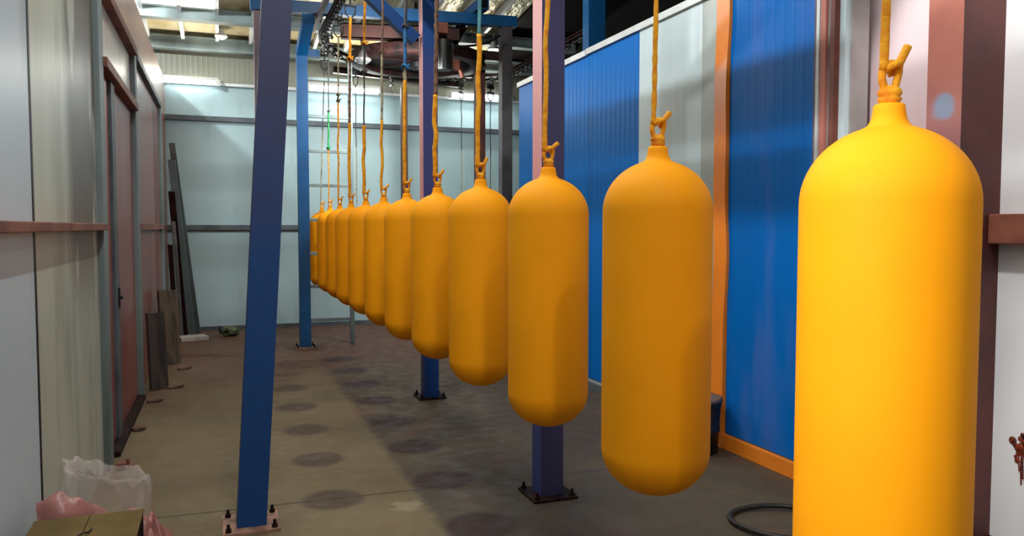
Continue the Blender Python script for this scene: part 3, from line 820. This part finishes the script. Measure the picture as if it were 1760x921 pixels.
# empty hooks round the far turn, some with bare wires
ex = [((655, 140), 1.55, 9.68, 1.35), ((717, 0), 2.05, 9.735, None), ((762, 0), 2.42, 9.67, 1.55), ((800, 0), 2.78, 9.46, 1.5), ((843, 0), 3.0, 9.14, 1.3)]
exl = ['empty conveyor hook with a long wire, left side of the far turn', 'bare conveyor hook at the middle of the far turn', 'empty conveyor hook with thin wire right of the mid-row post',
       'empty conveyor hook with wire over the right tube light', 'empty conveyor hook beside the dark grey post']
for i, (_, x, y, zend) in enumerate(ex):
    a = math.atan2((y - 8.8) / .95, x - 2.14)
    zz = ZC - 0.30 * (PI - a) / PI
    x = 2.14 + (1.05 + .03 * (PI - a) / PI) * math.cos(a); y = 8.8 + 0.9975 * math.sin(a)
    h = copy_tree(hook0); h.location = (x, y, zz); h.rotation_euler.z = a - PI
    tag(h, exl[i], 'hook', 'empty conveyor hooks at the far turn')
    if zend:
        t = empty('hanging_wire', (x, y, zz - 0.262), 'thin dark wire hanging from the ' + exl[i].replace('empty ', '').replace(' with a long wire', '').replace(' with thin wire', '').replace(' with wire', ''), 'wire', 'bare wires at the far turn')
        bm = new(); L = zz - 0.262 - zend; rope(bm, (0, 0, 0), (0, 0, -L * .45), 0.0055, 300 + i, 0.004); obj('upper_wire', bm, M['wire'], t, True)
        bm = new(); rope(bm, (0, 0, -L * .45), (0, 0, -L), 0.006, 320 + i, 0.004); obj('lower_rope', bm, M['pale_rope'], t, True)

# ------------------------------------------------------------------ loose things on the left
def plank(name, foot, top, w, th, m, label, yaw, cat='board'):
    foot = Vector(foot); top = Vector(top); d = top - foot
    z = d.normalized(); x = Vector((math.cos(yaw), math.sin(yaw), 0)); y = z.cross(x).normalized(); x = y.cross(z).normalized()
    Rm = Matrix((x, y, z)).transposed()
    bm = new(); box(bm, d / 2, (w, th, d.length), rot=Rm, bev=0.003)
    o = obj(name, bm, M[m]); o.location = foot
    return tag(o, label, cat)
plank('wooden_plank', (-0.475, 6.82, 0.012), (-0.50, 6.90, 0.61), 0.16, 0.03, 'wood_dark', 'dark wooden plank leaning on the partition by the second grey post', 0.75)
plank('wooden_board', (-0.455, 8.05, 0.012), (-0.48, 8.14, 0.70), 0.20, 0.03, 'wood', 'taller brown board leaning on the red partition behind the dark plank', 0.7)
def lbar(foot, top, label, m='galv', w=0.05):
    foot = Vector(foot); top = Vector(top); d = top - foot
    R_ = d.to_track_quat('Z', 'Y').to_matrix()
    bm = new(); box(bm, d / 2 + R_ @ Vector((w / 2, 0, 0)), (w, .008, d.length), rot=R_); box(bm, d / 2 + R_ @ Vector((0, w / 2, 0)), (.008, w, d.length), rot=R_)
    o = obj('steel_angle_bar', bm, M[m]); o.location = foot
    tag(o, label, 'metal bar', 'steel bars leaning in the far left corner')
lbar((-0.30, 10.20, 0.012), (-0.52, 9.75, 2.25), 'longest grey steel bar leaning in the far left corner', w=0.07)
lbar((-0.37, 10.12, 0.012), (-0.53, 9.66, 2.05), 'grey steel bar just behind the longest leaning bar', 'grey_post', 0.08)
lbar((-0.44, 10.02, 0.012), (-0.535, 9.72, 1.7), 'dark steel bar between the grey bars and the red partition', 'rust_dark', 0.07)
lbar((-0.45, 9.86, 0.012), (-0.50, 9.62, 1.36), 'short bright steel bar leaning left of the longest bar', 'silver', 0.035)
lbar((-0.51, 9.78, 0.012), (-0.545, 9.58, 1.1), 'dark steel bar leaning nearest the red partition', 'rust_dark', 0.05)
bm = new(); box(bm, (0, 0, 0.025), (0.30, 0.22, 0.05), bev=0.008); o = obj('pale_slab', bm, M['slab']); o.location = (-0.31, 9.70, 0); o.rotation_euler.z = 0.25
tag(o, 'pale flat slab on the floor below the leaning steel bars', 'slab')
# scrap pieces
def scrap(x, y, sx, sy, rz, label, seed):
    rnd = random.Random(seed); bm = new(); n = 8; top = []; bot = []
    for k in range(n):
        a = 2 * PI * k / n; r = rnd.uniform(0.75, 1.1)
        top.append(bm.verts.new((sx * r * math.cos(a), sy * r * math.sin(a), 0.014 + rnd.uniform(0, .008)))); bot.append(bm.verts.new((sx * r * math.cos(a), sy * r * math.sin(a), 0.0)))
    bm.faces.new(top); bm.faces.new(list(reversed(bot)))
    for k in range(n): bm.faces.new((bot[k], bot[(k + 1) % n], top[(k + 1) % n], top[k]))
    o = obj('floor_scrap', bm, M['scrap']); o.location = (x, y, 0); o.rotation_euler.z = rz
    tag(o, label, 'scrap', 'flat scraps along the partition foot')
scrap(-0.475, 6.36, 0.07, 0.05, 0.2, 'flat brown scrap on the floor before the dark plank', 1)
scrap(-0.36, 6.85, 0.07, 0.05, 0.5, 'flat brown scrap on the floor right of the dark plank', 2)
scrap(-0.33, 7.75, 0.09, 0.06, 1.0, 'flat brown scrap at the foot of the brown board', 3)
scrap(-0.505, 5.5, 0.045, 0.07, 0.0, 'flat brown scrap on the floor by the door stile', 4)
bm = new(); box(bm, (0, 0, 0.02), (0.05, 0.05, 0.04), bev=0.006); cyl(bm, (0.028, 0.02, 0.0), (0.028, 0.02, 0.05), 0.009, 8)
o = obj('wedge_block', bm, M['orange_steel']); o.location = (-0.515, 4.62, 0); tag(o, 'small orange block at the foot of the nearest grey wall post', 'block')
# crumpled rag bundle near the back wall
t = empty('rag_bundle', (0.09, 9.93, 0), 'small olive crumpled bundle on the floor by the back wall', 'bundle')
bm = new(); r = bmesh.ops.create_icosphere(bm, subdivisions=3, radius=0.1)
rnd = random.Random(3)
for v in bm.verts:
    k = 1 + 0.22 * math.sin(v.co.x * 50 + 1) * math.sin(v.co.y * 43) + rnd.uniform(-.08, .08)
    v.co = Vector((v.co.x * 1.05 * k, v.co.y * .8 * k, max(0.0, (v.co.z * 0.6 * k + 0.055))))
obj('cloth', bm, M['foliage'], t)
bm = new(); tube(bm, catmull([(-0.1, 0, 0.03), (-0.115, 0, 0.08), (-0.10, 0.01, 0.12)], 4), 0.01, 7); tube(bm, [(-0.06, -0.06, 0.06), (-0.02, -0.085, 0.075), (0.0, -0.085, 0.05)], 0.012, 7); obj('tie', bm, M['black'], t)

# carton ----------------------------------------------------------------
t = empty('cardboard_carton', (-0.39, 2.45, 0), 'brown cardboard carton on the floor at the bottom left corner', 'carton')
bm = new(); vs = span(bm, (-0.155, -0.29, 0), (0.145, 0.27, 0.395), mi=0, bev=0.004); obj('carton_body', bm, M['cardboard_side'], t)
bm = new(); span(bm, (-0.157, -0.292, 0.395), (-0.006, 0.272, 0.401)); obj('flap', bm, M['cardboard'], t)
bm = new(); span(bm, (-0.003, -0.292, 0.395), (0.147, 0.272, 0.401)); obj('flap', bm, M['cardboard'], t)
bm = new(); tube(bm, catmull([(-0.02, 0.06, 0.405), (0.0, 0.085, 0.412), (0.012, 0.10, 0.407), (0.018, 0.13, 0.406)], 5), 0.003, 6); obj('loose_string', bm, M['rubber'], t, True)

# plastic bags ------------------------------------------------------------
from mathutils import noise as mn
def crumple(bm, amp, sc, off):
    for v in bm.verts:
        p = v.co * sc + Vector(off)
        d = Vector((mn.noise(p), mn.noise(p + Vector((31, 7, 2))), mn.noise(p + Vector((3, 17, 44)))))
        q = abs(mn.noise(p * 2.3)) - .2
        v.co += d * amp + v.co.normalized() * q * amp * 1.2
t = empty('clear_plastic_bag', (-0.40, 3.10, 0), 'clear puffed plastic bag standing behind the cardboard carton', 'plastic bag')
bm = new()
NU, NV = 96, 40; rings = []
for j in range(NV + 1):
    v = j / NV; row = []
    for i in range(NU):
        a = 2 * PI * i / NU
        rx = 0.125 + 0.02 * math.sin(PI * v); ry = 0.10 + 0.02 * math.sin(PI * v)
        h = 0.475 - 0.07 * (0.5 + 0.5 * math.cos(a - 0.1)) + 0.008 * math.sin(3 * a)
        if v < 0.86: k = 1.0; z = h * v / 0.86
        else: k = 1.0 - 0.35 * (v - 0.86) / 0.14; z = h - 0.055 * (v - 0.86) / 0.14
        p = Vector((math.cos(a) * 2.2, math.sin(a) * 2.2, z * 5))
        fold = 0.005 * math.sin(a * 7 + 3 * mn.noise(p)) + 0.02 * mn.noise(p * 1.5) + 0.008 * abs(mn.noise(p * 3.1))
        row.append(bm.verts.new(((rx * k + fold) * math.cos(a), (ry * k + fold) * math.sin(a), max(0.0, z + 0.018 * mn.noise(p * 1.7)))))
    rings.append(row)
for A, B in zip(rings, rings[1:]):
    for k in range(NU): bm.faces.new((A[k], A[(k + 1) % NU], B[(k + 1) % NU], B[k]))
obj('film', bm, M['clear_bag'], t, True)
t = empty('pink_plastic_bag', (-0.32, 2.825, 0), 'crumpled pink plastic bag slumped between the carton and the clear bag', 'plastic bag')
bm = new()
NX, NY = 60, 26
grid = []
for i in range(NX + 1):
    row = []
    u = i / NX
    for j in range(NY + 1):
        v = j / NY
        x = -0.24 + 0.40 * u
        ztop = 0.42 + 0.05 * math.sin(u * 7.0 + 0.5) - 0.02 - 0.22 * max(0, u - 0.72) / 0.28
        a = PI * v
        y = -0.06 * math.cos(a) * (1.0 + 0.3 * math.sin(u * 11))
        z = ztop * math.sin(a) ** 0.4 if v not in (0, 1) else 0
        p = Vector((x * 6, y * 8, z * 5))
        d = mn.noise(p * 1.7) * 0.025
        row.append(bm.verts.new((x + mn.noise(p + Vector((9, 9, 9))) * 0.02, y + d, max(0, z + mn.noise(p * 2.5) * 0.03 + (abs(mn.noise(p * 1.3)) - .2) * .05))))
    grid.append(row)
for i in range(NX):
    for j in range(NY): bm.faces.new((grid[i][j], grid[i + 1][j], grid[i + 1][j + 1], grid[i][j + 1]))
bmesh.ops.recalc_face_normals(bm, faces=bm.faces[:])
obj('film', bm, M['pink_bag'], t, True)
bm = new()
NX, NY = 24, 24; grid = []
for i in range(NX + 1):
    row = []
    for j in range(NY + 1):
        u = i / NX; v = j / NY
        p = Vector((u * 4, v * 4, 2.0))
        x = 0.095 + 0.09 * u + mn.noise(p) * 0.02; y = -0.30 + 0.30 * v
        z = 0.37 - 0.30 * u ** 1.2 + (abs(mn.noise(p * 1.3 + Vector((4, 2, 0)))) - .2) * 0.09
        row.append(bm.verts.new((x, y, max(0.004, z))))
    grid.append(row)
for i in range(NX):
    for j in range(NY): bm.faces.new((grid[i][j], grid[i + 1][j], grid[i + 1][j + 1], grid[i][j + 1]))
obj('draped_end', bm, M['pink_bag'], t, True)

# ------------------------------------------------------------------ right side things
t = empty('bucket', (2.58, 3.86, 0), 'black lidded bucket on the floor against the orange strip', 'bucket')
bm = new(); lathe(bm, [(0, 0), (0.115, 0), (0.125, 0.01), (0.128, 0.12), (0.134, 0.125), (0.134, 0.14), (0.13, 0.145), (0.135, 0.27), (0.142, 0.275), (0.142, 0.295), (0.13, 0.3), (0, 0.3)], 40); obj('bucket_body', bm, M['drum'], t, True)
bm = new(); lathe(bm, [(0, 0.300), (0.128, 0.300), (0.146, 0.298), (0.148, 0.306), (0.144, 0.318), (0.12, 0.318), (0.118, 0.312), (0, 0.312)], 40); obj('lid', bm, M['drum_lid'], t, True)

bm = new()
pts = []
for k in range(64):
    a = 2 * PI * k / 64
    r = 0.198 + 0.01 * math.sin(3 * a + 1)
    pts.append((r * math.cos(a), r * 0.95 * math.sin(a), 0.013 + 0.004 * (1 + math.sin(2 * a))))
tube(bm, pts, 0.012, 8, closed=True)
pts = []
for k in range(90):
    a = 2 * PI * k / 64 + 0.6
    r = 0.232 + 0.03 * k / 90
    pts.append((r * math.cos(a) + .03, r * math.sin(a) - 0.01, 0.012))
o = obj('hose_loop', bm, M['rubber'], smooth=True); o.location = (2.265, 2.755, 0)
tag(o, 'black rubber hose loop lying on the floor behind the nearest cylinder', 'hose')

# rust red splash with runs on the near white wall
bm = new(); rnd = random.Random(12)
for k in range(60):
    y = 2.165 + rnd.gauss(0, 0.03); z = 0.425 + rnd.gauss(0, 0.03) - abs(y - 2.165) * 0.5; r = rnd.uniform(0.006, 0.018)
    vs = bmesh.ops.create_icosphere(bm, subdivisions=2, radius=r)['verts']
    for v in vs: v.co = Vector((XN - 0.001 + v.co.x * 0.3, y + v.co.y, z + v.co.z))
for k in range(13):
    y = 2.10 + 0.009 * k + rnd.uniform(-.003, .003); L = rnd.uniform(0.05, 0.19); r = rnd.uniform(.002, .0055)
    pts = catmull([(XN - .001, y, 0.42), (XN - .002, y + .003, 0.42 - L / 2), (XN - .001, y, 0.42 - L)], 5)
    tube(bm, pts, [r] * (len(pts) - 1) + [r * 1.3], 6)
bmw = obj('paint_splash', bm, M['splash'], smooth=True)
tag(bmw, 'rust red paint splash with runs low on the white wall at right edge', 'paint splash')

# ------------------------------------------------------------------ lights
def area(name, loc, sx, sy, power, col=(1, 1, 1), rot=(0, 0, 0)):
    l = bpy.data.lights.new(name, 'AREA'); l.shape = 'RECTANGLE'; l.size = sx; l.size_y = sy; l.energy = power; l.color = col
    o = bpy.data.objects.new(name, l); COL.objects.link(o); o.location = loc; o.rotation_euler = rot
    return o
def pointl(name, loc, power, radius=0.08, col=(1, 1, 1)):
    l = bpy.data.lights.new(name, 'POINT'); l.energy = power; l.shadow_soft_size = radius; l.color = col
    o = bpy.data.objects.new(name, l); COL.objects.link(o); o.location = loc
    return o
cool = (0.93, 1.0, 1.0)
# row of tubes hung above the aisle, left of the conveyor
for y, pw in ((-0.4, 30), (1.9, 38), (4.2, 52)):
    area('aisle_tube_lamp', (0.40, y, 3.95), 0.03, 2.25, pw * 1.02, cool, (0, math.radians(-38), 0))
    area('aisle_tube_lamp', (0.19, y, 3.96), 0.03, 2.25, pw * 0.14, cool, (0, math.radians(-38), 0))
# high lamp down the shop behind the viewer, and the entrance lamp near the first cylinder
pointl('shop_lamp', (-0.6, -6.0, 6.2), 300, 0.12, (1, 0.99, 0.95))
pointl('entrance_lamp', (0.35, -0.9, 2.75), 36, 0.12, (1, 0.99, 0.95))
# lamp of the neighbouring hall, over the partition
pointl('next_hall_lamp', (-1.2, 8.6, 3.66), 150, 0.04, cool)
# tube lamps on the back wall
area('back_wall_lamp', (1.55, 10.38, 3.05), 0.9, 0.06, 9, cool, (math.radians(-35), 0, 0))
area('back_wall_lamp', (3.4, 10.38, 3.06), 0.85, 0.06, 9, cool, (math.radians(-35), 0, 0))
# bay lamp between the roof purlins
pointl('roof_lamp', (1.5, 6.3, 3.66), 52, 0.08, (1, 0.97, 0.88))
# added fill light under the conveyor frame, brightens the back wall
area('back_wall_fill', (1.75, 7.7, 2.86), 0.6, 0.2, 50, cool, (math.radians(66), 0, 0))
# added uplights near the back tubes, brighten the roof insulation
for x, pw in ((-0.3, 9), (1.55, 14), (3.3, 12)):
    area('roof_fill', (x, 10.22, 3.12), 0.8, 0.06, pw, (1, 0.96, 0.84), (math.radians(222), 0, 0))
def spot(name, loc, aim, power, deg, blend, r, col):
    l = bpy.data.lights.new(name, 'SPOT'); l.energy = power; l.spot_size = math.radians(deg); l.spot_blend = blend; l.shadow_soft_size = r; l.color = col
    o = bpy.data.objects.new(name, l); COL.objects.link(o); o.location = loc
    o.rotation_euler = (Vector(aim) - Vector(loc)).to_track_quat('-Z', 'Y').to_euler()
    return o
spot('wall_fill', (1.75, 2.05, 3.3), (3.0, 2.42, 1.75), 165, 46, 0.5, 0.06, (1, 0.98, 0.98))  # added unseen spot that brightens the near right wall
# added unseen spot beside the viewer, brightens the nearest cylinder
spot('cylinder_fill', (-0.5, 0.62, 1.9), (1.12, 1.02, 1.08), 150, 31, 0.5, 0.1, (1, 0.99, 0.96))

w = bpy.data.worlds.new('shop_air'); S.world = w; w.use_nodes = True
w.node_tree.nodes['Background'].inputs[0].default_value = (0.75, 0.85, 0.9, 1); w.node_tree.nodes['Background'].inputs[1].default_value = 0.06

# ------------------------------------------------------------------ camera
f = 1350.0
cam = bpy.data.cameras.new('camera'); co = bpy.data.objects.new('camera', cam); COL.objects.link(co)
cam.sensor_fit = 'HORIZONTAL'; cam.sensor_width = 36.0; cam.lens = f / 1760 * 36.0; cam.clip_start = 0.05
psi = math.atan(502 / f); th = math.atan(70.5 / f)
co.location = (0, 0, 1.3); co.rotation_euler = (PI / 2 - th, 0, -psi)
S.camera = co
S.view_settings.view_transform = 'Standard'; S.view_settings.look = 'None'
S.view_settings.exposure = 0.0; S.view_settings.gamma = 1.0; S.view_settings.use_curve_mapping = False
